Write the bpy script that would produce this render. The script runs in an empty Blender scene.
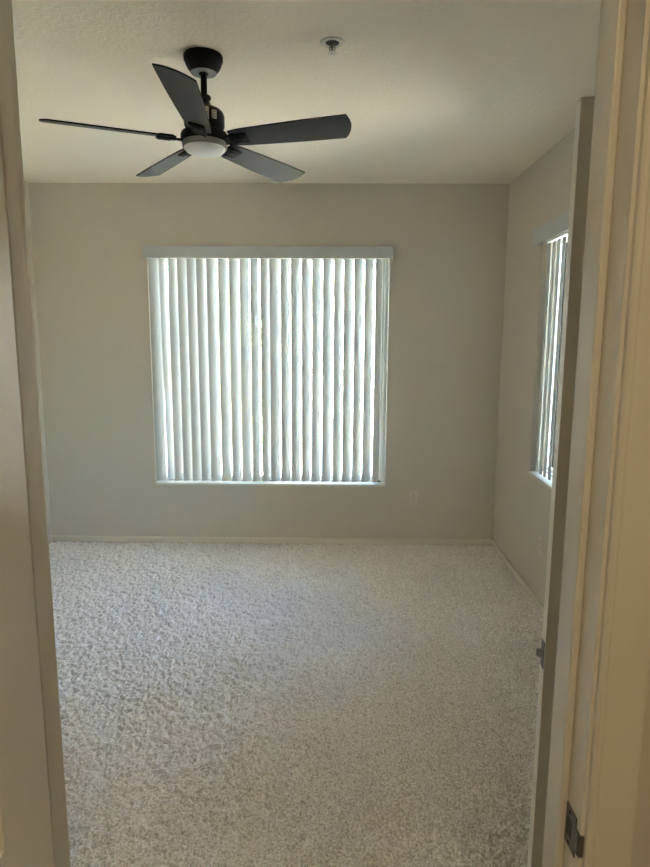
import bpy, bmesh, math, random
import numpy as np
from mathutils import Vector, Matrix

S = bpy.context.scene
COL = S.collection
R = math.radians

# ------------------------------------------------------------------ camera
CZ = 1.62
F, PITCH, ROLL, YAW = 616.19, 0.15797, 0.0049, 0.01205
cam = bpy.data.cameras.new('camera')
cam.sensor_fit = 'HORIZONTAL'; cam.sensor_width = 36.0
cam.lens = F * 36.0 / 650.0
cam.clip_start = 0.02; cam.clip_end = 400
co = bpy.data.objects.new('camera', cam); COL.objects.link(co)
co.matrix_world = (Matrix.Translation((0, 0, CZ)) @ Matrix.Rotation(YAW, 4, 'Z')
                   @ Matrix.Rotation(math.pi/2 - PITCH, 4, 'X') @ Matrix.Rotation(ROLL, 4, 'Z'))
S.camera = co

# ------------------------------------------------------------------ world, sun, exposure
w = bpy.data.worlds.new('World'); S.world = w; w.use_nodes = True
nt = w.node_tree; nt.nodes.clear()
sky = nt.nodes.new('ShaderNodeTexSky'); sky.sky_type = 'NISHITA'
sky.sun_disc = False; sky.sun_elevation = R(38); sky.sun_rotation = R(200)
sky.air_density = 1.0; sky.dust_density = 1.0
bg = nt.nodes.new('ShaderNodeBackground'); bg.inputs['Strength'].default_value = 2.6
wo = nt.nodes.new('ShaderNodeOutputWorld')
nt.links.new(sky.outputs[0], bg.inputs[0]); nt.links.new(bg.outputs[0], wo.inputs[0])

def light(name, kind, energy, color, loc, rot=(0, 0, 0), **kw):
    l = bpy.data.lights.new(name, kind); l.energy = energy; l.color = color
    for k, v in kw.items(): setattr(l, k, v)
    o = bpy.data.objects.new(name, l); COL.objects.link(o); o.location = loc; o.rotation_euler = rot
    return o
sun = light('sun', 'SUN', 44.0, (1.0, 0.93, 0.82), (0, -5, 12), angle=R(0.6))
sun.rotation_euler = Vector((0.35, 1.0, -0.75)).to_track_quat('-Z', 'Y').to_euler()
light('hall_lamp', 'AREA', 4.6, (1.0, 0.82, 0.54), (0.1, -0.55, 2.60), (0, 0, 0), shape='DISK', size=0.3)

S.view_settings.view_transform = 'Standard'
S.view_settings.look = 'None'
S.view_settings.gamma = 1.0
S.view_settings.use_curve_mapping = False
S.view_settings.exposure = 1.4
S.cycles.max_bounces = 14; S.cycles.diffuse_bounces = 8
S.cycles.transmission_bounces = 10; S.cycles.transparent_max_bounces = 16
S.cycles.sample_clamp_indirect = 8.0
S.cycles.use_denoising = True

# ------------------------------------------------------------------ dimensions
XL, XR, YB, YN, H = -2.2155, 1.2594, 4.662, 0.86, 2.70
HY = 0.735                      # hall face of the doorway wall
JL, JR, JH = -0.4135, 0.336, 2.08

# ------------------------------------------------------------------ materials
def mat(name, col, rough=0.6, metal=0.0, bump=None, spec=0.5, coat=0):
    m = bpy.data.materials.new(name); m.use_nodes = True
    t = m.node_tree; b = t.nodes['Principled BSDF']
    b.inputs['Base Color'].default_value = (*col, 1)
    b.inputs['Roughness'].default_value = rough
    b.inputs['Metallic'].default_value = metal
    b.inputs['Specular IOR Level'].default_value = spec
    if coat: b.inputs['Coat Weight'].default_value = coat
    if bump:
        tc = t.nodes.new('ShaderNodeTexCoord')
        n = t.nodes.new('ShaderNodeTexNoise'); n.inputs['Scale'].default_value = bump[0]; n.inputs['Detail'].default_value = bump[2]
        bp = t.nodes.new('ShaderNodeBump'); bp.inputs['Strength'].default_value = bump[1]; bp.inputs['Distance'].default_value = bump[3]
        t.links.new(tc.outputs['Object'], n.inputs['Vector'])
        if len(bump) > 4:
            mp = t.nodes.new('ShaderNodeMapRange'); mp.inputs[1].default_value = bump[4]; mp.inputs[2].default_value = bump[5]
            t.links.new(n.outputs['Fac'], mp.inputs[0]); t.links.new(mp.outputs[0], bp.inputs['Height'])
        else: t.links.new(n.outputs['Fac'], bp.inputs['Height'])
        t.links.new(bp.outputs[0], b.inputs['Normal'])
    return m
def noisecol(m, c1, c2, scale, detail=3, lo=.35, hi=.65):
    t = m.node_tree; b = t.nodes['Principled BSDF']
    tc = t.nodes.new('ShaderNodeTexCoord'); n = t.nodes.new('ShaderNodeTexNoise')
    n.inputs['Scale'].default_value = scale; n.inputs['Detail'].default_value = detail
    r = t.nodes.new('ShaderNodeValToRGB')
    r.color_ramp.elements[0].position = lo; r.color_ramp.elements[1].position = hi
    r.color_ramp.elements[0].color = (*c1, 1); r.color_ramp.elements[1].color = (*c2, 1)
    t.links.new(tc.outputs['Object'], n.inputs['Vector']); t.links.new(n.outputs['Fac'], r.inputs[0]); t.links.new(r.outputs[0], b.inputs['Base Color'])
    return m

M = {}
M['wall'] = mat('wall_paint', (.63, .58, .49), .65, bump=(70, .25, 3, .002), spec=.3)
M['ceiling'] = mat('ceiling_texture', (.93, .86, .725), .8, bump=(55, .32, 4, .004, .42, .62), spec=.2)
M['trim'] = mat('trim_gloss_paint', (.74, .69, .59), .35, bump=(18, .08, 2, .002))
M['base'] = mat('baseboard_paint', (.72, .67, .57), .4)
M['vinyl'] = mat('window_vinyl', (.80, .80, .77), .35)
M['valance'] = mat('valance_pvc', (.57, .59, .58), .4)
M['plate'] = mat('outlet_plastic', (.68, .61, .55), .35)
M['slot'] = mat('outlet_slot', (.05, .045, .04), .6)
M['nickel'] = mat('satin_nickel', (.36, .33, .29), .35, 1.0)
M['dnickel'] = mat('aged_nickel', (.20, .18, .155), .4, 1.0)
M['black'] = mat('matt_black_metal', (.005, .005, .0055), .5, spec=.2)
M['blade'] = noisecol(mat('charcoal_blade', (.03, .03, .03), .42, spec=.4), (.022, .023, .024), (.034, .035, .035), 9)
M['bladeedge'] = mat('black_blade_edge', (.004, .004, .004), .6, spec=.2)
M['greyring'] = mat('grey_canopy_plate', (.16, .16, .155), .5)
M['fixring'] = mat('frosted_ring', (.26, .25, .235), .5)
M['sticker'] = mat('sticker_paper', (.62, .58, .48), .6)
M['stickerink'] = mat('sticker_ink', (.12, .11, .10), .6)
M['chrome'] = mat('sprinkler_metal', (.62, .60, .56), .3, .8)
M['spdark'] = mat('sprinkler_recess', (.06, .055, .05), .7)
M['white'] = mat('white_enamel', (.75, .72, .64), .4)
M['dark'] = mat('black_plastic', (.02, .02, .02), .5)
M['carpet_hall'] = noisecol(mat('hall_carpet', (.5, .45, .4), .95, bump=(260, 1, 3, .01)), (.36, .32, .28), (.60, .55, .49), 160)

def vane_material():
    m = bpy.data.materials.new('vane_pvc'); m.use_nodes = True
    t = m.node_tree; t.nodes.clear()
    o = t.nodes.new('ShaderNodeOutputMaterial'); d = t.nodes.new('ShaderNodeBsdfDiffuse'); tr = t.nodes.new('ShaderNodeBsdfTranslucent')
    g = t.nodes.new('ShaderNodeBsdfGlossy'); g.inputs['Roughness'].default_value = .35
    d.inputs[0].default_value = (.56, .56, .54, 1); tr.inputs[0].default_value = (.62, .61, .57, 1)
    mx = t.nodes.new('ShaderNodeMixShader'); mx.inputs[0].default_value = .20
    m2 = t.nodes.new('ShaderNodeMixShader'); m2.inputs[0].default_value = .05
    t.links.new(d.outputs[0], mx.inputs[1]); t.links.new(tr.outputs[0], mx.inputs[2])
    t.links.new(mx.outputs[0], m2.inputs[1]); t.links.new(g.outputs[0], m2.inputs[2]); t.links.new(m2.outputs[0], o.inputs[0])
    return m
M['vane'] = vane_material()

def glass_material():
    m = bpy.data.materials.new('window_glass'); m.use_nodes = True
    t = m.node_tree; t.nodes.clear()
    o = t.nodes.new('ShaderNodeOutputMaterial'); a = t.nodes.new('ShaderNodeBsdfTransparent'); a.inputs[0].default_value = (.93, .96, .95, 1)
    g = t.nodes.new('ShaderNodeBsdfGlossy'); g.inputs['Roughness'].default_value = .01
    fr = t.nodes.new('ShaderNodeFresnel'); fr.inputs[0].default_value = 1.35
    mx = t.nodes.new('ShaderNodeMixShader')
    t.links.new(fr.outputs[0], mx.inputs[0]); t.links.new(a.outputs[0], mx.inputs[1]); t.links.new(g.outputs[0], mx.inputs[2]); t.links.new(mx.outputs[0], o.inputs[0])
    return m
M['glass'] = glass_material()

def diffuser_material():
    m = mat('opal_diffuser', (.80, .80, .78), .35)
    b = m.node_tree.nodes['Principled BSDF']
    b.inputs['Subsurface Weight'].default_value = .3
    b.inputs['Subsurface Radius'].default_value = (.03, .03, .03)
    return m
M['diffuser'] = diffuser_material()

def carpet_material():
    m = mat('frieze_carpet', (.5, .46, .41), .95, spec=.1, bump=(420, .4, 2, .004))
    t = m.node_tree; b = t.nodes['Principled BSDF']
    b.inputs['Sheen Weight'].default_value = .45; b.inputs['Sheen Roughness'].default_value = .6
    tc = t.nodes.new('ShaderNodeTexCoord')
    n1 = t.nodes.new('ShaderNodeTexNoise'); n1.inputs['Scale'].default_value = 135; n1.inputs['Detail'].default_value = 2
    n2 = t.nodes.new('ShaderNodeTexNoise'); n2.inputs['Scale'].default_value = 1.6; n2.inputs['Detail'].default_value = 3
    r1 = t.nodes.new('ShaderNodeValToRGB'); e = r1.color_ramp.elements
    e[0].position = .34; e[0].color = (.58, .52, .46, 1); e[1].position = .60; e[1].color = (.98, .92, .87, 1)  # dark ramp end paints the shade between tufts into the pile colour
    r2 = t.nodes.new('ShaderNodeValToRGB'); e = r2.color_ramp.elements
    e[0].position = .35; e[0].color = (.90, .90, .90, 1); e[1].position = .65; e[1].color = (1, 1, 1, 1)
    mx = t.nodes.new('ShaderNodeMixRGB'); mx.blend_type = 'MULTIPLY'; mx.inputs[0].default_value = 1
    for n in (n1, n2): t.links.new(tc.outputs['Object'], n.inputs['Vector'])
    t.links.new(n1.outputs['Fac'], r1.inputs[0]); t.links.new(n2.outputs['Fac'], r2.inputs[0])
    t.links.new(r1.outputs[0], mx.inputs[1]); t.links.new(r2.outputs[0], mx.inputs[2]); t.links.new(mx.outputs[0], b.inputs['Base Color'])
    return m
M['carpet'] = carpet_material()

# ------------------------------------------------------------------ helpers
def tag(o, label=None, cat=None, group=None, kind=None):
    if label: o['label'] = label
    if cat: o['category'] = cat
    if group: o['group'] = group
    if kind: o['kind'] = kind
    return o
def empty(name, loc, rz=0, parent=None):
    o = bpy.data.objects.new(name, None); COL.objects.link(o); o.location = loc; o.rotation_euler.z = rz
    o.empty_display_size = .1
    if parent: o.parent = parent
    return o
class MB:
    def __init__(s): s.bm = bmesh.new()
    def box(s, x0, x1, y0, y1, z0, z1, bevel=0, mi=0, mtx=None):
        t = bmesh.new()
        bmesh.ops.create_cube(t, size=1)
        for v in t.verts:
            v.co = Vector(((x0+x1)/2 + v.co.x*(x1-x0), (y0+y1)/2 + v.co.y*(y1-y0), (z0+z1)/2 + v.co.z*(z1-z0)))
        if bevel: bmesh.ops.bevel(t, geom=t.edges[:], offset=bevel, segments=2, affect='EDGES', profile=.5)
        return s.merge(t, mi, mtx)
    def merge(s, t, mi=0, mtx=None):
        if mtx is not None: t.transform(mtx)
        for f in t.faces: f.material_index = mi
        me = bpy.data.meshes.new('tmp'); t.to_mesh(me); t.free(); s.bm.from_mesh(me); bpy.data.meshes.remove(me)
        return s
    def lathe(s, prof, seg=40, cap=True, mi=0, mtx=None):   # prof: [(r, z)]
        t = bmesh.new(); rings = []
        for r, z in prof:
            if r < 1e-6: rings.append([t.verts.new((0, 0, z))])
            else: rings.append([t.verts.new((r*math.cos(2*math.pi*k/seg), r*math.sin(2*math.pi*k/seg), z)) for k in range(seg)])
        for a, b in zip(rings, rings[1:]):
            for k in range(seg):
                k2 = (k+1) % seg
                if len(a) == 1 and len(b) == 1: continue
                if len(a) == 1: t.faces.new((a[0], b[k2], b[k]))
                elif len(b) == 1: t.faces.new((a[k], a[k2], b[0]))
                else: t.faces.new((a[k], a[k2], b[k2], b[k]))
        if cap:
            for rg, fl in ((rings[0], True), (rings[-1], False)):
                if len(rg) > 1: t.faces.new(rg[::-1] if fl else rg)
        bmesh.ops.recalc_face_normals(t, faces=t.faces)
        return s.merge(t, mi, mtx)
    def prism(s, pts, d0, d1, axes='xyz', mi=0, mtx=None, bevel=0):   # polygon in first two axes, extruded along the third
        t = bmesh.new(); idx = {'x': 0, 'y': 1, 'z': 2}; A, B, C_ = [idx[c] for c in axes]
        def P(p, d):
            v = [0, 0, 0]; v[A] = p[0]; v[B] = p[1]; v[C_] = d; return t.verts.new(v)
        lo = [P(p, d0) for p in pts]; hi = [P(p, d1) for p in pts]
        n = len(pts)
        t.faces.new(lo); t.faces.new(hi)
        for k in range(n): t.faces.new((lo[k], lo[(k+1) % n], hi[(k+1) % n], hi[k]))
        bmesh.ops.recalc_face_normals(t, faces=t.faces)
        if bevel: bmesh.ops.bevel(t, geom=t.edges[:], offset=bevel, segments=1, affect='EDGES')
        return s.merge(t, mi, mtx)
    def tube(s, a, b, r0, r1=None, seg=10, mi=0):
        a, b = Vector(a), Vector(b); r1 = r0 if r1 is None else r1
        L = (b-a).length; q = (b-a).to_track_quat('Z', 'Y').to_matrix().to_4x4()
        return s.lathe([(r0, 0), (r1, L)], seg, True, mi, Matrix.Translation(a) @ q)
    def build(s, name, mats, parent=None, smooth=None):
        me = bpy.data.meshes.new(name); s.bm.to_mesh(me); s.bm.free()
        for m in (mats if isinstance(mats, (list, tuple)) else [mats]): me.materials.append(m)
        o = bpy.data.objects.new(name, me); COL.objects.link(o)
        if parent: o.parent = parent
        if smooth:
            for p in me.polygons: p.use_smooth = True
            me.set_sharp_from_angle(angle=R(smooth))
        return o
def struct(o, label, cat): return tag(o, label, cat, kind='structure')

# ------------------------------------------------------------------ room shell
# window openings
W1 = (-1.372, 0.412, 0.475, 2.225)        # X0, X1, Z0, Z1 in the back wall
W2 = (2.66, 3.86, 0.765, 2.215)           # Y0, Y1, Z0, Z1 in the right wall
WT = 0.15
b = MB()
b.box(XL-WT, W1[0], YB, YB+WT, -.1, H); b.box(W1[1], XR+WT, YB, YB+WT, -.1, H)
b.box(W1[0], W1[1], YB, YB+WT, -.1, W1[2]); b.box(W1[0], W1[1], YB, YB+WT, W1[3], H)
struct(b.build('wall_back', M['wall']), 'beige painted far wall holding the wide window with vertical blinds', 'wall')
D2 = (1.098, 1.922, 2.05)                  # side doorway in right wall: Y0, Y1, top
b = MB()
b.box(XR, XR+WT, YN, D2[0]-.019, -.1, H); b.box(XR, XR+WT, D2[0]-.019, D2[1]+.019, D2[2]+.019, H)
b.box(XR, XR+WT, D2[1]+.019, W2[0], -.1, H); b.box(XR, XR+WT, W2[1], YB, -.1, H)
b.box(XR, XR+WT, W2[0], W2[1], -.1, W2[2]); b.box(XR, XR+WT, W2[0], W2[1], W2[3], H)
struct(b.build('wall_right', M['wall']), 'beige side wall with the smaller blind covered window near the corner', 'wall')
b = MB(); b.box(XL-WT, XL, HY, YB, -.1, H)
struct(b.build('wall_left', M['wall']), 'plain beige side wall seen as a sliver beyond the entry door frame', 'wall')
b = MB()
b.box(XL-WT, JL-.019, HY, YN, -.1, H); b.box(JR+.019, XR+WT, HY, YN, -.1, H); b.box(JL-.019, JR+.019, HY, YN, JH+.019, H)
struct(b.build('wall_near', M['wall']), 'wall around the doorway the picture is taken through', 'wall')
b = MB(); b.box(XL-WT, XR+WT, -1.75, YB+WT, H, H+.15)
struct(b.build('ceiling', M['ceiling']), 'textured off-white ceiling above the empty room', 'ceiling')

# side closet behind the right wall, hall behind the camera
b = MB(); b.box(XR+WT, 2.3, .9, .95, -.1, H); b.box(XR+WT, 2.3, 2.3, 2.35, -.1, H); b.box(2.3, 2.35, .9, 2.35, -.1, H)
b.box(XR+WT, 2.35, .9, 2.35, H, H+.1)
struct(b.build('wall_closet', M['wall']), 'plain walls of the small room behind the side doorway', 'wall')
b = MB(); b.box(-1.15, -1.05, -1.75, HY, -.1, H); b.box(1.15, 1.25, -1.75, HY, -.1, H); b.box(-1.15, 1.25, -1.85, -1.75, -.1, H+.15)
struct(b.build('wall_hall', M['wall']), 'plain walls of the hallway outside the doorway', 'wall')
b = MB(); b.box(-1.15, 1.25, -1.85, YN, -.1, -.002); b.box(XR, 2.35, .9, 2.35, -.1, -.002)
struct(b.build('floor_hall', M['carpet_hall']), 'beige carpet of the hallway and side room beyond the doorways', 'floor')

# carpet: a real tufted pile surface
def vnoise(x, y, seed):
    rng = np.random.RandomState(seed); T = rng.rand(512, 512)
    xi = np.floor(x).astype(int); yi = np.floor(y).astype(int); fx = x-xi; fy = y-yi
    fx = fx*fx*(3-2*fx); fy = fy*fy*(3-2*fy)
    g = lambda a, b_: T[a % 512, b_ % 512]
    return (g(xi, yi)*(1-fx)+g(xi+1, yi)*fx)*(1-fy) + (g(xi, yi+1)*(1-fx)+g(xi+1, yi+1)*fx)*fy
def carpet():
    xs = np.linspace(XL+.001, XR-.001, 860)
    ys = [YN]
    while ys[-1] < YB-.001:
        ys.append(min(YB-.001, ys[-1] + (0.012 if ys[-1] < 1.5 else max(.0042, .0024*ys[-1]))))
    ys = np.array(ys); nx, ny = len(xs), len(ys)
    X, Y = np.meshgrid(xs, ys)
    wx = X + .014*(vnoise(X*45, Y*45, 1)-.5)*2; wy = Y + .014*(vnoise(X*45, Y*45, 2)-.5)*2
    a = vnoise(wx*70, wy*70, 3); r = 1-np.abs(vnoise(wx*42, wy*42, 4)-.5)*3.4
    c = vnoise(wx*170, wy*170, 5)
    h = .009*a + .0105*r + .0045*c
    h += .002*(vnoise(X*7, Y*6, 6)-.5) + .002*(vnoise(X*2.2+Y, Y*3, 7)-.5)
    Z = h - .0165
    co_ = np.stack([X, Y, Z], -1).reshape(-1, 3).astype(np.float32)
    i = np.arange(nx*ny).reshape(ny, nx)
    f = np.stack([i[:-1, :-1], i[:-1, 1:], i[1:, 1:], i[1:, :-1]], -1).reshape(-1, 4).astype(np.int32)
    me = bpy.data.meshes.new('floor')
    me.vertices.add(len(co_)); me.vertices.foreach_set('co', co_.ravel())
    me.loops.add(f.size); me.loops.foreach_set('vertex_index', f.ravel())
    me.polygons.add(len(f)); me.polygons.foreach_set('loop_start', np.arange(0, f.size, 4, dtype=np.int32))
    me.polygons.foreach_set('use_smooth', np.ones(len(f), dtype=bool))
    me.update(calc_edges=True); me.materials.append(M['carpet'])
    o = bpy.data.objects.new('floor', me); COL.objects.link(o)
    return struct(o, 'light beige twisted pile carpet covering the whole room', 'floor')
carpet()

# ------------------------------------------------------------------ baseboards
BP = [(0, 0), (.010, 0), (.010, .036), (.008, .041), (.005, .044), (0, .045)]
def base(name, label, segs):
    m = MB()
    for (kind, d0, d1) in segs:
        if kind == 'back': m.prism([(YB-u, v) for u, v in BP], d0, d1, 'yzx')
        if kind == 'left': m.prism([(XL+u, v) for u, v in BP], d0, d1, 'xzy')
        if kind == 'right': m.prism([(XR-u, v) for u, v in BP], d0, d1, 'xzy')
        if kind == 'near': m.prism([(YN+u, v) for u, v in BP], d0, d1, 'yzx')
    return struct(m.build(name, M['base']), label, 'baseboard')
base('baseboard_back', 'low painted baseboard under the wide window', [('back', XL, XR)])
base('baseboard_left', 'low painted baseboard along the plain side wall', [('left', YN, YB)])
base('baseboard_right', 'low painted baseboard running from far corner towards the open side door', [('right', D2[1]+.062, YB), ('right', YN, D2[0]-.062)])
base('baseboard_near', 'low painted baseboard either side of the entry doorway', [('near', XL, JL-.07), ('near', JR+.07, XR)])

# ------------------------------------------------------------------ door frame (jambs, stops, casing)
CAS = [(0, 0), (0, .007), (.003, .010), (.008, .0105), (.011, .008), (.014, .0078), (.020, .011), (.034, .0125), (.044, .014), (.050, .0175), (.054, .0178), (.057, .016), (.057, 0)]
fr = empty('trim_1', ((JL+JR)/2, (HY+YN)/2, 0)); struct(fr, 'cream gloss painted frame of the entry doorway in the foreground', 'door frame')
def world_child(o, p):
    o.parent = p; o.matrix_parent_inverse = Matrix.Translation(p.location).inverted() if p.rotation_euler.z == 0 else p.matrix_basis.inverted()
    return o
m = MB()
m.box(JL-.019, JL, HY, YN, 0, JH, .0012)
world_child(m.build('jamb', M['trim']), fr)
m = MB(); m.box(JR, JR+.019, HY, YN, 0, JH, .0012); jr = world_child(m.build('jamb', M['trim']), fr)
m = MB(); m.box(JL-.019, JR+.019, HY, YN, JH, JH+.019, .0012); world_child(m.build('jamb_head', M['trim']), fr)
ST = (.780, .818)
for x0, x1, oy in ((JL, JL+.009, .011), (JR-.011, JR, 0)):
    m = MB(); m.box(x0, x1, ST[0]+oy, ST[1]+oy, 0, JH, .003); world_child(m.build('door_stop', M['trim']), fr)
m = MB(); m.box(JL+.009, JR-.011, ST[0], ST[1], JH-.011, JH, .003); world_child(m.build('door_stop', M['trim']), fr)
rv = .005
for side in (HY, YN):
    sg = -1 if side == HY else 1
    m = MB(); m.prism([(JR+rv+u, side+sg*v) for u, v in CAS], 0, JH+rv+.057, 'xyz'); world_child(m.build('casing', M['trim'], smooth=40), fr)
    m = MB(); m.prism([(JL-rv-u, side+sg*v) for u, v in CAS], 0, JH+rv+.057, 'xyz'); world_child(m.build('casing', M['trim'], smooth=40), fr)
    m = MB(); m.prism([(JH+rv+u, side+sg*v) for u, v in CAS], JL-rv-.057, JR+rv+.057, 'zyx'); world_child(m.build('casing', M['trim'], smooth=40), fr)
# strike plate on the right jamb, seen at grazing angle
m = MB()
zc = .944; yc = .766
m.box(JR-.0018, JR+.0005, yc-.019, yc+.015, zc-.030, zc+.030, .0008)
m.box(JR-.0024, JR-.0014, yc-.006, yc+.008, zc-.013, zc+.013, 0, mi=1)
m.prism([(JR-.0018, yc-.019), (JR-.003, .737), (JR-.001, .7325), (JR+.0042, .7325), (JR+.0042, .7345), (JR, .735), (JR, yc-.019)], zc-.016, zc+.016, 'xyz')
for dz in (-.023, .023): m.lathe([(.0035, 0), (.0025, .0012), (0, .0012)], 12, mi=1, mtx=Matrix.Translation((JR-.0018, yc+.001, zc+dz)) @ Matrix.Rotation(-math.pi/2, 4, 'Y'))
sp = world_child(m.build('strike_plate', [M['dnickel'], M['dark']]), fr); sp['label'] = 'worn metal strike plate on the jamb'

# ------------------------------------------------------------------ panelled doors
def door_leaf(width, height, thick, cols, rows):
    """leaf in local space: x 0..width from the hinge, y 0..thick, z 0..height; moulded panels in both faces"""
    bm = bmesh.new()
    xs = sorted({0, width, *[c for p in cols for c in p]}); zs = sorted({0, height, *[r for p in rows for r in p]})
    for y, flip in ((0, False), (thick, True)):
        V = [[bm.verts.new((x, y, z)) for x in xs] for z in zs]
        for j in range(len(zs)-1):
            for i in range(len(xs)-1):
                q = (V[j][i], V[j][i+1], V[j+1][i+1], V[j+1][i]); f = bm.faces.new(q[::-1] if flip else q)
                if (xs[i], xs[i+1]) in cols and (zs[j], zs[j+1]) in rows: f.tag = True
    pan = [f for f in bm.faces if f.tag]
    bmesh.ops.inset_individual(bm, faces=pan, thickness=.006, depth=.003)
    bmesh.ops.inset_individual(bm, faces=pan, thickness=.010, depth=-.010)
    bmesh.ops.inset_individual(bm, faces=pan, thickness=.012, depth=0)
    bmesh.ops.inset_individual(bm, faces=pan, thickness=.022, depth=.006)
    m = MB(); me = bpy.data.meshes.new('t'); bm.to_mesh(me); bm.free(); m.bm.from_mesh(me); bpy.data.meshes.remove(me)
    # four edges
    for a, c in (((0, 0), (0, thick)), ((width, thick), (width, 0))):
        v = [m.bm.verts.new((a[0], a[1], 0)), m.bm.verts.new((c[0], c[1], 0)), m.bm.verts.new((c[0], c[1], height)), m.bm.verts.new((a[0], a[1], height))]
        m.bm.faces.new(v[::-1])
    for z in (0, height):
        v = [m.bm.verts.new(p) for p in ((0, 0, z), (width, 0, z), (width, thick, z), (0, thick, z))]
        m.bm.faces.new(v if z else v[::-1])
    bmesh.ops.remove_doubles(m.bm, verts=m.bm.verts, dist=1e-5)
    bmesh.ops.recalc_face_normals(m.bm, faces=m.bm.faces)
    return m
def knob(parent, x, z, thick, mtl):
    for s, y in ((-1, 0), (1, thick)):
        m = MB(); Q = Matrix.Translation((x, y, z)) @ Matrix.Rotation(s*-math.pi/2, 4, 'X')
        m.lathe([(.031, 0), (.031, .004), (.024, .009), (.011, .012), (.010, .030), (.016, .036), (.0255, .045), (.0275, .054), (.024, .063), (.014, .068), (0, .069)], 32, mtx=Q)
        m.build('door_knob', mtl, parent, smooth=40)
def hinges(parent, height, thick, y):
    for z in (.20, height/2, height-.20):
        m = MB(); m.tube((-.004, y, z-.045), (-.004, y, z+.045), .0065, seg=14)
        m.box(-.003, .0015, min(y, thick/2), max(y, thick/2), z-.043, z+.043)
        m.build('hinge', M['nickel'], parent, smooth=40)
rows = [(.24, .83), (1.045, 1.62), (1.73, 1.92)]
# entry door: hinged on the left jamb, swung out towards the camera
wd = .742
d1 = empty('door_1', (JL+.002, HY-.004, .012)); d1.rotation_euler.z = math.atan2(-1, .13)
struct(d1, 'cream panelled entry door swung open beside the camera', 'door')
# leaf local y>0 side must face +X (opening side): local +y after rotation by about -82 deg points to +X
m = door_leaf(wd, 2.045, .035, [(.142, .335), (.437, .630)], rows); m.build('door_leaf', M['trim'], d1)
knob(d1, wd-.065, .95, .035, M['nickel']); hinges(d1, 2.045, .035, -.002)
# side door: hinged on the right wall, standing square across the room
w2 = .817
d2 = empty('door_2', (XR-.003, 1.100, .012)); d2.rotation_euler.z = math.pi - R(7)
struct(d2, 'cream side door standing open, its latch edge towards the room', 'door')
# rotated by pi: local y 0..thick runs to -Y, so shift leaf so that it occupies Y 1.197..1.232
m = door_leaf(w2, 2.035, .035, [(.115, .345), (.463, .693)], rows)
m.bm.transform(Matrix.Translation((0, -.035, 0))); m.build('door_leaf', M['trim'], d2)
kn = empty('lockset', (0, -.035, 0), parent=d2)
knob(kn, w2-.062, 0.947, .035, M['nickel'])
m = MB(); m.box(w2-.0005, w2+.0018, -.029, -.006, 0.947-.029, 0.947+.029, .0006)
for dz in (-.021, .021): m.lathe([(.0035, 0), (0, .001)], 10, mtx=Matrix.Translation((w2+.0018, -.0175, 0.947+dz)) @ Matrix.Rotation(math.pi/2, 4, 'Y'))
lp = m.build('latch_plate', M['dnickel'], d2)
m = MB(); m.prism([(w2+.001, -.0245), (w2+.0125, -.0245), (w2+.0125, -.021), (w2+.004, -.0105), (w2+.001, -.0105)], .939, 0.955, 'xyz', bevel=.0006)
m.build('latch_bolt', M['nickel'], lp)
hinges(d2, 2.035, .0, .003)
# frame of the side doorway
f2 = empty('trim_2', (XR+WT/2, (D2[0]+D2[1])/2, 0)); struct(f2, 'painted frame around the side doorway behind the open side door', 'door frame')
m = MB(); m.box(XR, XR+WT, D2[0]-.019, D2[0], 0, D2[2]); m.box(XR, XR+WT, D2[1], D2[1]+.019, 0, D2[2]); m.box(XR, XR+WT, D2[0]-.019, D2[1]+.019, D2[2], D2[2]+.019)
world_child(m.build('jamb', M['trim']), f2)
m = MB()
m.prism([(XR-v, D2[0]-rv-u) for u, v in CAS], 0, D2[2]+.062, 'xyz'); m.prism([(XR-v, D2[1]+rv+u) for u, v in CAS], 0, D2[2]+.062, 'xyz')
m.prism([(XR-v, D2[2]+rv+u) for u, v in CAS], D2[0]-.062, D2[1]+.062, 'xzy')
world_child(m.build('casing', M['trim'], smooth=40), f2)

# ------------------------------------------------------------------ windows (sliding vinyl, sill)
def slider(name, label, W, L, Hh, origin, rz, split):
    """local frame: x along the wall 0..L, y outwards from the room face, z 0..Hh"""
    root = empty(name, origin, rz); struct(root, label, 'window')
    fw = .022; y0, y1 = .085, .145
    m = MB(); m.box(0, fw, y0, y1, 0, Hh, .002); m.box(L-fw, L, y0, y1, 0, Hh, .002); m.box(fw, L-fw, y0, y1, 0, fw, .002); m.box(fw, L-fw, y0, y1, Hh-fw, Hh, .002)
    m.box(fw, L-fw, y0+.012, y0+.016, fw, fw+.012); m.build('window_frame', M['vinyl'], root)
    for k, (a, c, yy) in enumerate(((fw, split+.016, y0+.008), (split-.016, L-fw, y0+.032))):
        s = .024
        m = MB(); m.box(a, a+s, yy, yy+.022, fw, Hh-fw, .002); m.box(c-s, c, yy, yy+.022, fw, Hh-fw, .002)
        m.box(a+s, c-s, yy, yy+.022, fw, fw+s, .002); m.box(a+s, c-s, yy, yy+.022, Hh-fw-s, Hh-fw, .002)
        if k == 0: m.box(c-s+.006, c-.006, yy-.006, yy, Hh*.43, Hh*.43+.05, .002)
        sash = m.build('sash', M['vinyl'], root)
        m = MB(); m.box(a+s-.002, c-s+.002, yy+.009, yy+.013, fw+s-.002, Hh-fw-s+.002); m.build('pane', M['glass'], sash)
    m = MB(); m.box(-.0, L, -.012, .086, -.012, .006, .003); m.build('window_sill', M['white'], root)
    return root
win1 = slider('window_1', 'wide two pane sliding window in the far wall behind vertical blinds', W1, W1[1]-W1[0], W1[3]-W1[2], (W1[0], YB, W1[2]), 0, .478+.395)
for dx in (.875, 1.722):
    m = MB(); m.box(dx, dx+.030, .070, .085, .008, .016); m.box(dx+.004, dx+.016, .070, .082, .016, .026, .002); m.build('sash_stop', M['dark'], win1)
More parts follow.
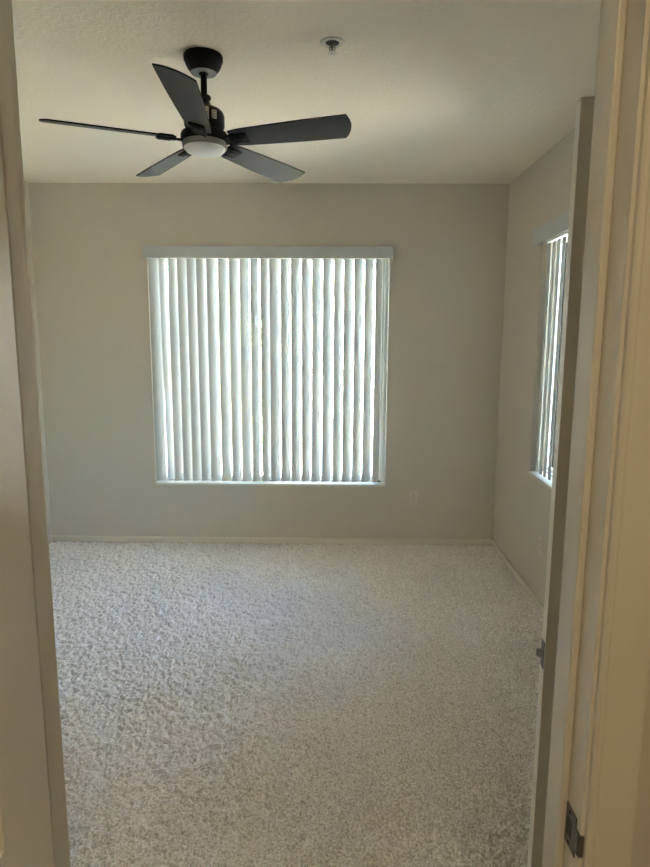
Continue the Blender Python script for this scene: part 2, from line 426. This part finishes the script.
win2 = slider('window_2', 'sliding window in the side wall behind vertical blinds', W2, W2[1]-W2[0], W2[3]-W2[2], (XR, W2[1], W2[2]), -math.pi/2, .60)

# ------------------------------------------------------------------ vertical blinds
def vane_mesh(Hh, wv=.089, sag=-.013, n=8):
    bm = bmesh.new(); pts = []
    for k in range(n+1):
        u = k/n*2-1; pts.append((u*wv/2, sag*(1-u*u)-sag*.5))
    t = .0009
    outer = [(x, y+t/2) for x, y in pts]; inner = [(x, y-t/2) for x, y in pts][::-1]
    poly = outer+inner
    lo = [bm.verts.new((x, y, -Hh)) for x, y in poly]; hi = [bm.verts.new((x, y, 0)) for x, y in poly]
    N = len(poly); n1 = n+1
    for k in range(N): bm.faces.new((lo[k], lo[(k+1) % N], hi[(k+1) % N], hi[k]))
    for k in range(n):
        for L_ in (lo, hi): bm.faces.new((L_[k], L_[k+1], L_[N-2-k], L_[N-1-k]))
    bmesh.ops.recalc_face_normals(bm, faces=bm.faces)
    # hanging tab at the top
    me = bpy.data.meshes.new('vane'); bm.to_mesh(me); bm.free(); me.materials.append(M['vane'])
    for p in me.polygons: p.use_smooth = True
    me.set_sharp_from_angle(angle=R(50))
    return me
def blind(name, label, origin, rz, L, top, bottom, vx, ang, valance, wand=None, rail0=0, vy=.040):
    """local: x along wall, y outwards, origin on the wall's room face at floor level"""
    root = empty(name, origin, rz); tag(root, label, 'window blind')
    x0, x1, z0, z1 = valance
    m = MB()
    m.box(x0, x1, -.050, -.046, z0, z1, .0015); m.box(x0, x0+.004, -.046, -.001, z0, z1); m.box(x1-.004, x1, -.046, -.001, z0, z1)
    m.box(x0, x1, -.0525, -.050, z1-.006, z1, .001); m.box(x0, x1, -.0525, -.050, z0, z0+.005, .001)
    m.box(x0, x1, -.050, -.001, z1-.003, z1)
    m.build('valance', M['valance'], root)
    m = MB(); m.box(.008, L-.008, .018, .062, top-.036, top, .003)
    hr = m.build('head_rail', M['vinyl'], root)
    me = vane_mesh(top-.045-bottom)
    for k, x in enumerate(vx):
        a = ang[k]
        o = bpy.data.objects.new('vane', me); COL.objects.link(o); o.parent = root
        o.location = (x, vy, top-.045); o.rotation_euler = a if isinstance(a, tuple) else (0, 0, a)
    for x in vx:
        c = MB(); c.box(x-.004, x+.004, .036, .044, top-.050, top-.030)
        q = c.build('carrier', M['vinyl'], hr)
        if rail0: q.location.x = -rail0
    hr.location.x = rail0
    if wand:
        m = MB(); wx, wz = wand; m.tube((wx, -.004, top-.05), (wx, -.002, wz), .0035, seg=8); m.tube((wx, -.002, wz), (wx, -.002, wz-.06), .005, .0045, seg=8)
        m.tube((wx, -.004, top-.05), (wx, .03, top-.04), .002, seg=6)
        m.build('tilt_wand', M['valance'], root)
    return root
random.seed(4)
VX = [-1.333, -1.262, -1.188, -1.117, -1.046, -0.976, -0.901, -0.819, -0.738, -0.659, -0.585, -0.503, -0.433, -0.355, -0.278, -0.199, -0.122, -0.041, 0.041, 0.115, 0.193, 0.27, 0.343]
AN = [R((37 if k < 11 else 39)+random.uniform(-2.5, 2.5)) for k in range(len(VX))]
AN[0] = R(36); AN[10] = R(53); AN[9] = R(41); AN[1] = (0, R(-.6), R(62)); AN[11] = R(40); AN[22] = R(52)
blind('vertical_blind', 'wide white vertical blind with partly open vanes over the far wall window', (0, YB, 0), 0, W1[1]-W1[0], 2.222, .492,
      [x for x in VX], AN, (-1.392, .432, 2.172, 2.258), wand=(.372, 1.55), rail0=W1[0])
n2 = 15; L2 = W2[1]-W2[0]
blind('vertical_blind', 'tall white vertical blind on the side wall window, partly hidden by the open door', (XR, W2[1], 0), -math.pi/2, L2, 2.212, .782,
      [.028+.079*k for k in range(n2)], [R(-22) if k >= 4 and k < 6 else R((-15 if k < 6 else 66)+random.uniform(-2, 2)) for k in range(n2)], (-.035, L2+.035, 2.165, 2.262), vy=.030)  # later vanes, out of view, set wide open to let in more light

# ------------------------------------------------------------------ ceiling fan
FX, FY = -.516, 2.611
fan = empty('ceiling_fan', (FX, FY, H)); tag(fan, 'black five blade ceiling fan with round white light hanging from the ceiling', 'ceiling fan')
m = MB(); m.lathe([(.074, 0), (.076, -.004), (.076, -.020), (.074, -.023), (.072, -.025), (.069, -.036), (.062, -.049), (.054, -.059), (.051, -.062)], 48)
can = m.build('canopy', M['black'], fan, smooth=35)
m = MB(); m.lathe([(.051, -.062), (.050, -.065), (.018, -.065), (.018, -.062)], 40); m.build('canopy_plate', M['greyring'], can, smooth=35)
low = Matrix.Translation((0, 0, -.07)) @ Matrix.Rotation(-.045, 4, 'X') @ Matrix.Translation((0, 0, .07))
def fpart(m, name, mt, parent=fan, smooth=35):
    m.bm.transform(low); return m.build(name, mt, parent, smooth=smooth)
m = MB(); m.lathe([(.019, -.055), (.019, -.070), (.0125, -.074), (.0125, -.162)], 24); fpart(m, 'down_rod', M['black'])
m = MB(); m.lathe([(.013, -.146), (.026, -.150), (.028, -.156), (.026, -.162), (.020, -.166), (.022, -.172), (.033, -.192), (.040, -.198)], 36); fpart(m, 'coupling_cover', M['black'])
m = MB(); m.lathe([(.038, -.196), (.052, -.198), (.066, -.204), (.075, -.213), (.079, -.224), (.079, -.262), (.074, -.274), (.060, -.282), (.050, -.284)], 48)
mh = fpart(m, 'motor_housing', M['black'])
for a0, a1, z0, z1 in ((R(-84), R(-66), -.262, -.216), (R(-58), R(-43), -.256, -.224)):
    t = bmesh.new(); n = 6
    for (zz0, zz1, rr, aa0, aa1, mi) in [(z0, z1, .0800, a0, a1, 0)] + [(z0+.006+k*.009, z0+.009+k*.009, .0803, a0+.05, a1-.05, 1) for k in range(3)]:
        va = [t.verts.new((rr*math.cos(aa0+(aa1-aa0)*k/n), rr*math.sin(aa0+(aa1-aa0)*k/n), zz0)) for k in range(n+1)]
        vb = [t.verts.new((rr*math.cos(aa0+(aa1-aa0)*k/n), rr*math.sin(aa0+(aa1-aa0)*k/n), zz1)) for k in range(n+1)]
        for k in range(n):
            f = t.faces.new((va[k], va[k+1], vb[k+1], vb[k])); f.material_index = mi
    m = MB(); me = bpy.data.meshes.new('t'); t.to_mesh(me); t.free(); m.bm.from_mesh(me)
    fpart(m, 'sticker', [M['sticker'], M['stickerink']], mh)
m = MB(); m.lathe([(.055, -.280), (.078, -.286), (.090, -.292), (.094, -.300), (.094, -.322), (.090, -.328)], 56); fpart(m, 'motor_base', M['black'])
m = MB(); m.lathe([(.088, -.326), (.089, -.329), (.087, -.346), (.082, -.348)], 56); lk = fpart(m, 'light_ring', M['fixring'])
m = MB(); m.lathe([(.082, -.346), (.080, -.352), (.072, -.360), (.053, -.366), (.028, -.369), (0, -.3695)], 56); fpart(m, 'light_diffuser', M['diffuser'], lk)
# blades
def blade_outline():
    # x outward, y: +y = clockwise side (seen from above), the longer corner
    root0 = .115
    pts = [(root0, -.047), (.16, -.055), (.30, -.063), (.43, -.0690), (.564, -.072)]
    # curved slanted tip from (.585,-.080) to (.632,.080)
    for k in range(1, 12):
        u = k/12; y = -.072+.144*u
        pts.append((0.567+.027*u+.020*math.sin(math.pi*u)**.9, y))
    pts += [(.595, .072), (.43, .069), (.30, .063), (.16, .055), (root0, .047)]
    return pts
PH = -15.34687
for k in range(5):
    a = PH + k*2*math.pi/5
    m = MB(); t = bmesh.new(); pts = [(x, y*.91) for x, y in blade_outline()]
    th = .0055
    # clockwise side is -y in a right handed frame whose x points outward
    lo = [t.verts.new((x, -y, -th/2)) for x, y in pts]; hi = [t.verts.new((x, -y, th/2)) for x, y in pts]
    f1 = t.faces.new(lo); f2_ = t.faces.new(hi); f1.material_index = 0; f2_.material_index = 0
    n = len(pts)
    for i in range(n):
        f = t.faces.new((lo[i], lo[(i+1) % n], hi[(i+1) % n], hi[i])); f.material_index = 1
    bmesh.ops.recalc_face_normals(t, faces=t.faces)
    me = bpy.data.meshes.new('t'); t.to_mesh(me); t.free(); m.bm.from_mesh(me)
    # pitch: clockwise side (-y) raised
    T = Matrix.Translation((0, 0, -.318)) @ Matrix.Rotation(a, 4, 'Z') @ Matrix.Rotation(R(-15), 4, 'X')
    m.bm.transform(T)
    bl = fpart(m, 'blade', [M['blade'], M['bladeedge']], smooth=None)
    m = MB()
    m.box(.112, .188, -.031, .031, -.0120, -.0025, .004)
    for yy in (-.013, .013): m.box(.132, .182, yy-.0045, yy+.0045, -.0150, -.0115, .002)
    m.box(.122, .178, -.028, .028, .0025, .007, .002)
    m.prism([(.075, -.020), (.125, -.030), (.125, .030), (.075, .020)], -.011, -.003, 'xyz')
    for xx, yy in ((.135, -.022), (.135, .022), (.172, 0)): m.lathe([(.004, 0), (.003, -.002), (0, -.0025)], 10, mtx=Matrix.Translation((xx, yy, -.012)))
    m.bm.transform(T)
    fpart(m, 'blade_bracket', M['black'], bl, smooth=40)

# ------------------------------------------------------------------ fire sprinkler
sp = empty('fire_sprinkler', (-.010, 2.500, H)); tag(sp, 'small round recessed fire sprinkler on the ceiling near the black fan', 'fire sprinkler')
m = MB(); m.lathe([(.046, 0), (.044, -.004), (.036, -.0065), (.026, -.003), (.026, -.001), (.046, -.0005)], 36, cap=False); m.build('escutcheon', M['white'], sp, smooth=40)
m = MB(); m.lathe([(.026, -.0012), (.026, -.0018), (0, -.0018)], 30); m.build('recess', M['spdark'], sp)
m = MB(); m.lathe([(.010, -.0015), (.010, -.010), (.006, -.013), (.006, -.020), (.003, -.022), (.003, -.036)], 16)
m.tube((.009, 0, -.009), (.011, 0, -.022), .0016); m.tube((.011, 0, -.022), (.002, 0, -.036), .0016)
m.tube((-.009, 0, -.009), (-.011, 0, -.022), .0016); m.tube((-.011, 0, -.022), (-.002, 0, -.036), .0016)
m.build('sprinkler_body', M['dnickel'], sp, smooth=40)
m = MB(); m.lathe([(0, -.035), (.017, -.036), (.018, -.038), (.005, -.0385), (.004, -.041), (0, -.0415)], 24); m.build('deflector', M['white'], sp, smooth=40)

# ------------------------------------------------------------------ wall outlets
def outlet(loc, rz, label):
    r = empty('wall_outlet', loc, rz); tag(r, label, 'outlet')
    m = MB(); m.box(-.035, .035, -.0055, 0, -.057, .057, .0025); pl = m.build('cover_plate', M['plate'], r)
    for dz in (-.0195, .0195):
        m = MB(); t = MB()
        pts = [(.0165*math.cos(q)*(1.0), max(-.0125, min(.0125, .0165*math.sin(q)))) for q in [2*math.pi*k/28 for k in range(28)]]
        m.prism([(x, z+dz) for x, z in pts], -.0075, -.005, 'xzy', mi=0)
        for x, hh in ((-.0063, .0045), (.0063, .0038)): m.box(x-.0011, x+.0011, -.0079, -.0072, dz+.002-hh, dz+.002+hh, mi=1)
        m.lathe([(.0024, 0), (.0024, -.0005), (0, -.0005)], 12, mi=1, mtx=Matrix.Translation((0, -.0075, dz-.0085)) @ Matrix.Rotation(-math.pi/2, 4, 'X'))
        m.build('receptacle', [M['plate'], M['slot']], r)
    m = MB(); m.lathe([(.003, 0), (.002, .0012), (0, .0014)], 12, mtx=Matrix.Translation((0, -.0055, 0)) @ Matrix.Rotation(math.pi/2, 4, 'X')); m.build('plate_screw', M['nickel'], r)
outlet((.630, YB, .380), 0, 'beige wall outlet on the far wall below the window corner')
outlet((XR, 3.571, .381), -math.pi/2, 'beige wall outlet on the side wall below the side window')

# ------------------------------------------------------------------ hall lamp fixture (source of the warm light behind the camera)
lf = empty('ceiling_lamp', (.1, -.55, H)); tag(lf, 'round flush ceiling lamp in the hallway behind the doorway', 'ceiling lamp')
m = MB(); m.lathe([(.16, 0), (.16, -.02), (.15, -.03), (.14, -.03)], 40); m.build('lamp_base', M['white'], lf, smooth=40)

# ------------------------------------------------------------------ outdoors
GZ = -2.8
M['stucco'] = mat('neighbour_stucco', (.66, .64, .60), .9, bump=(30, .3, 3, .01))
M['stucco2'] = mat('tan_stucco', (.60, .50, .38), .9)
M['fascia'] = mat('tan_fascia', (.50, .36, .22), .7)
M['ground'] = noisecol(mat('lawn_and_path', (.3, .3, .2), .95), (.46, .40, .31), (.58, .52, .42), .4)
M['bluegrey'] = mat('blue_grey_door', (.14, .19, .24), .4)
M['roofgrey'] = mat('slate_roof', (.12, .14, .20), .7)
M['outtrim'] = mat('outdoor_white_trim', (.75, .75, .73), .6)
M['darkband'] = mat('brown_band', (.28, .24, .20), .8)  # dark brown strip across the facade
M['hedge'] = noisecol(mat('hedge_leaf', (.3, .4, .05), .7), (.30, .38, .04), (.60, .58, .08), 30)
M['leaf'] = noisecol(mat('tree_leaf', (.10, .18, .05), .6), (.10, .18, .05), (.32, .36, .10), 6)
M['bark'] = mat('tree_bark', (.16, .12, .09), .9)
m = MB(); m.box(-30, 30, YB+WT+.01, 60, GZ-.1, GZ)
m.box(XR+WT+1.2, 30, -30, YB+WT+.01, GZ-.1, GZ)
struct(m.build('floor_outside', M['ground']), 'sunlit lawn and paving outside below the windows', 'ground')

nb = empty('apartment_building', (3.5, 14, GZ)); tag(nb, 'pale two storey building facing the wide window', 'building')
def part(name, mt, root, *boxes):
    m = MB()
    for b_ in boxes: m.box(*b_)
    o = m.build(name, mt); return world_child(o, root)
part('wall', M['stucco'], nb, (-3.0, 12, 14, 20, GZ, 2.75))
part('fascia', M['fascia'], nb, (-3.3, 12.2, 13.7, 13.8, 2.70, 2.86))
part('upper_storey', M['outtrim'], nb, (-3.0, 12, 14.6, 20, 2.86, 4.6))
part('band', M['darkband'], nb, (-3.02, 12, 13.96, 14.0, .80, .88))
part('string_course', M['outtrim'], nb, (-3.02, 12, 13.95, 14.0, 1.66, 1.72))
part('entry_door', M['bluegrey'], nb, (-.52, .0, 13.93, 14.0, -2.8, -.25))
for i in range(5): part('window', M['bluegrey'], nb, (.25+i*1.5, 1.05+i*1.5, 14.55, 14.62, 3.1, 4.3))
part('window', M['bluegrey'], nb, (.35, 1.2, 13.94, 14.0, -1.75, -.75))
part('window', M['bluegrey'], nb, (3.4, 4.6, 13.94, 14.0, -1.75, -.35))
shed = empty('garage', (-5, 17, GZ)); tag(shed, 'low white garage with slate roof seen beside first blind vane', 'building')
part('wall', M['outtrim'], shed, (-8.5, -3.9, 17, 21, GZ, .6))
part('roof', M['roofgrey'], shed, (-8.8, -3.6, 14.4, 16.9, -2.6, -.35))
b2 = empty('tan_building', (9, 10, GZ)); tag(b2, 'tan building seen through the side window', 'building')
part('wall', M['stucco2'], b2, (7.5, 14, 7, 13.5, GZ, 1.4)); part('roof', M['outtrim'], b2, (7.2, 14.3, 6.7, 13.8, 1.4, 1.6))
def lattice(x0, x1, y0, y1, z0, z1):
    m = MB(); L = math.hypot(x1-x0, y1-y0); n = int(L/.25)
    for k in range(n+1):
        u = k/n; m.box(-.02, .02, -.02, .02, z0, z1, mtx=Matrix.Translation((x0+(x1-x0)*u, y0+(y1-y0)*u, 0)))
    a = math.atan2(y1-y0, x1-x0)
    for z in (z0+.1, (z0+z1)/2, z1-.05): m.box(0, L, -.025, .025, z-.04, z+.04, mtx=Matrix.Translation((x0, y0, 0)) @ Matrix.Rotation(a, 4, 'Z'))
    return m
tag(lattice(3.2, 6.0, 6.3, 9.3, -1.2, -.1).build('balcony_railing', M['outtrim']), 'white slatted railing seen low through the side window', 'railing')
m = MB(); m.box(3.1, 6.1, 6.0, 9.5, -1.4, -1.2); m.box(3.3, 3.5, 6.2, 6.4, GZ, -1.4); m.box(5.8, 6.0, 9.1, 9.3, GZ, -1.4)
tag(m.build('balcony', M['outtrim']), 'pale balcony slab outside the side window', 'balcony')

def leaves(name, label, cat, cx, cy, cz, rx, ry, rz_, n, s, mt, seed, trunk=None, group=None):
    rnd = random.Random(seed); bm = bmesh.new()
    for _ in range(n):
        while True:
            p = Vector((rnd.uniform(-1, 1), rnd.uniform(-1, 1), rnd.uniform(-1, 1)))
            if .25 < p.length < 1: break
        c = Vector((cx+p.x*rx, cy+p.y*ry, cz+p.z*rz_))
        a = Vector((rnd.gauss(0, 1), rnd.gauss(0, 1), rnd.gauss(0, 1))).normalized(); q = a.orthogonal().normalized()
        r_ = a.cross(q)
        ss = s*rnd.uniform(.6, 1.3)
        vs = [bm.verts.new(c+a*ss), bm.verts.new(c+q*ss*.4), bm.verts.new(c-a*ss), bm.verts.new(c-q*ss*.4+r_*ss*.1)]
        bm.faces.new(vs)
    root = empty(name, (cx, cy, GZ)); tag(root, label, cat, group)
    me = bpy.data.meshes.new('foliage'); bm.to_mesh(me); bm.free(); me.materials.append(mt)
    o = bpy.data.objects.new('foliage', me); COL.objects.link(o); world_child(o, root)
    m = MB(); tr = trunk or .04
    m.tube((cx, cy, GZ), (cx+.05, cy, cz), tr, tr*.5)
    for k in range(6):
        an = k*1.1; m.tube((cx+.03, cy, cz-rz_*.3), (cx+rx*.7*math.cos(an), cy+ry*.7*math.sin(an), cz+rz_*rnd.uniform(-.1, .7)), tr*.4, tr*.15, seg=6)
    world_child(m.build('trunk', M['bark']), root)
    return root
leaves('tree', 'leafy tree outside behind the blind, by the window mullion', 'tree', -1.35, 9.5, 1.0, .55, .8, 1.5, 2200, .06, M['leaf'], 1, .09)
leaves('tree', 'sparse branched tree outside behind the first blind vanes', 'tree', -3.6, 12.5, 1.3, 1.1, 1.0, 1.3, 1300, .07, M['leaf'], 2, .10)
for i, x in enumerate((-.70, .0, .70, 1.40, 2.1)):
    leaves('shrub', ['yellow green shrub below the wide window, nearest the mullion', 'yellow green shrub by the blue grey door outside', 'yellow green shrub in the middle of the outdoor row',
                     'yellow green shrub outside behind the later vanes', 'yellow green shrub outside at the end of the row'][i], 'shrub', x, 12.2, -1.75, .30, .36, .62, 650, .06, M['hedge'], 10+i, .03, 'shrubs in front of the pale building')
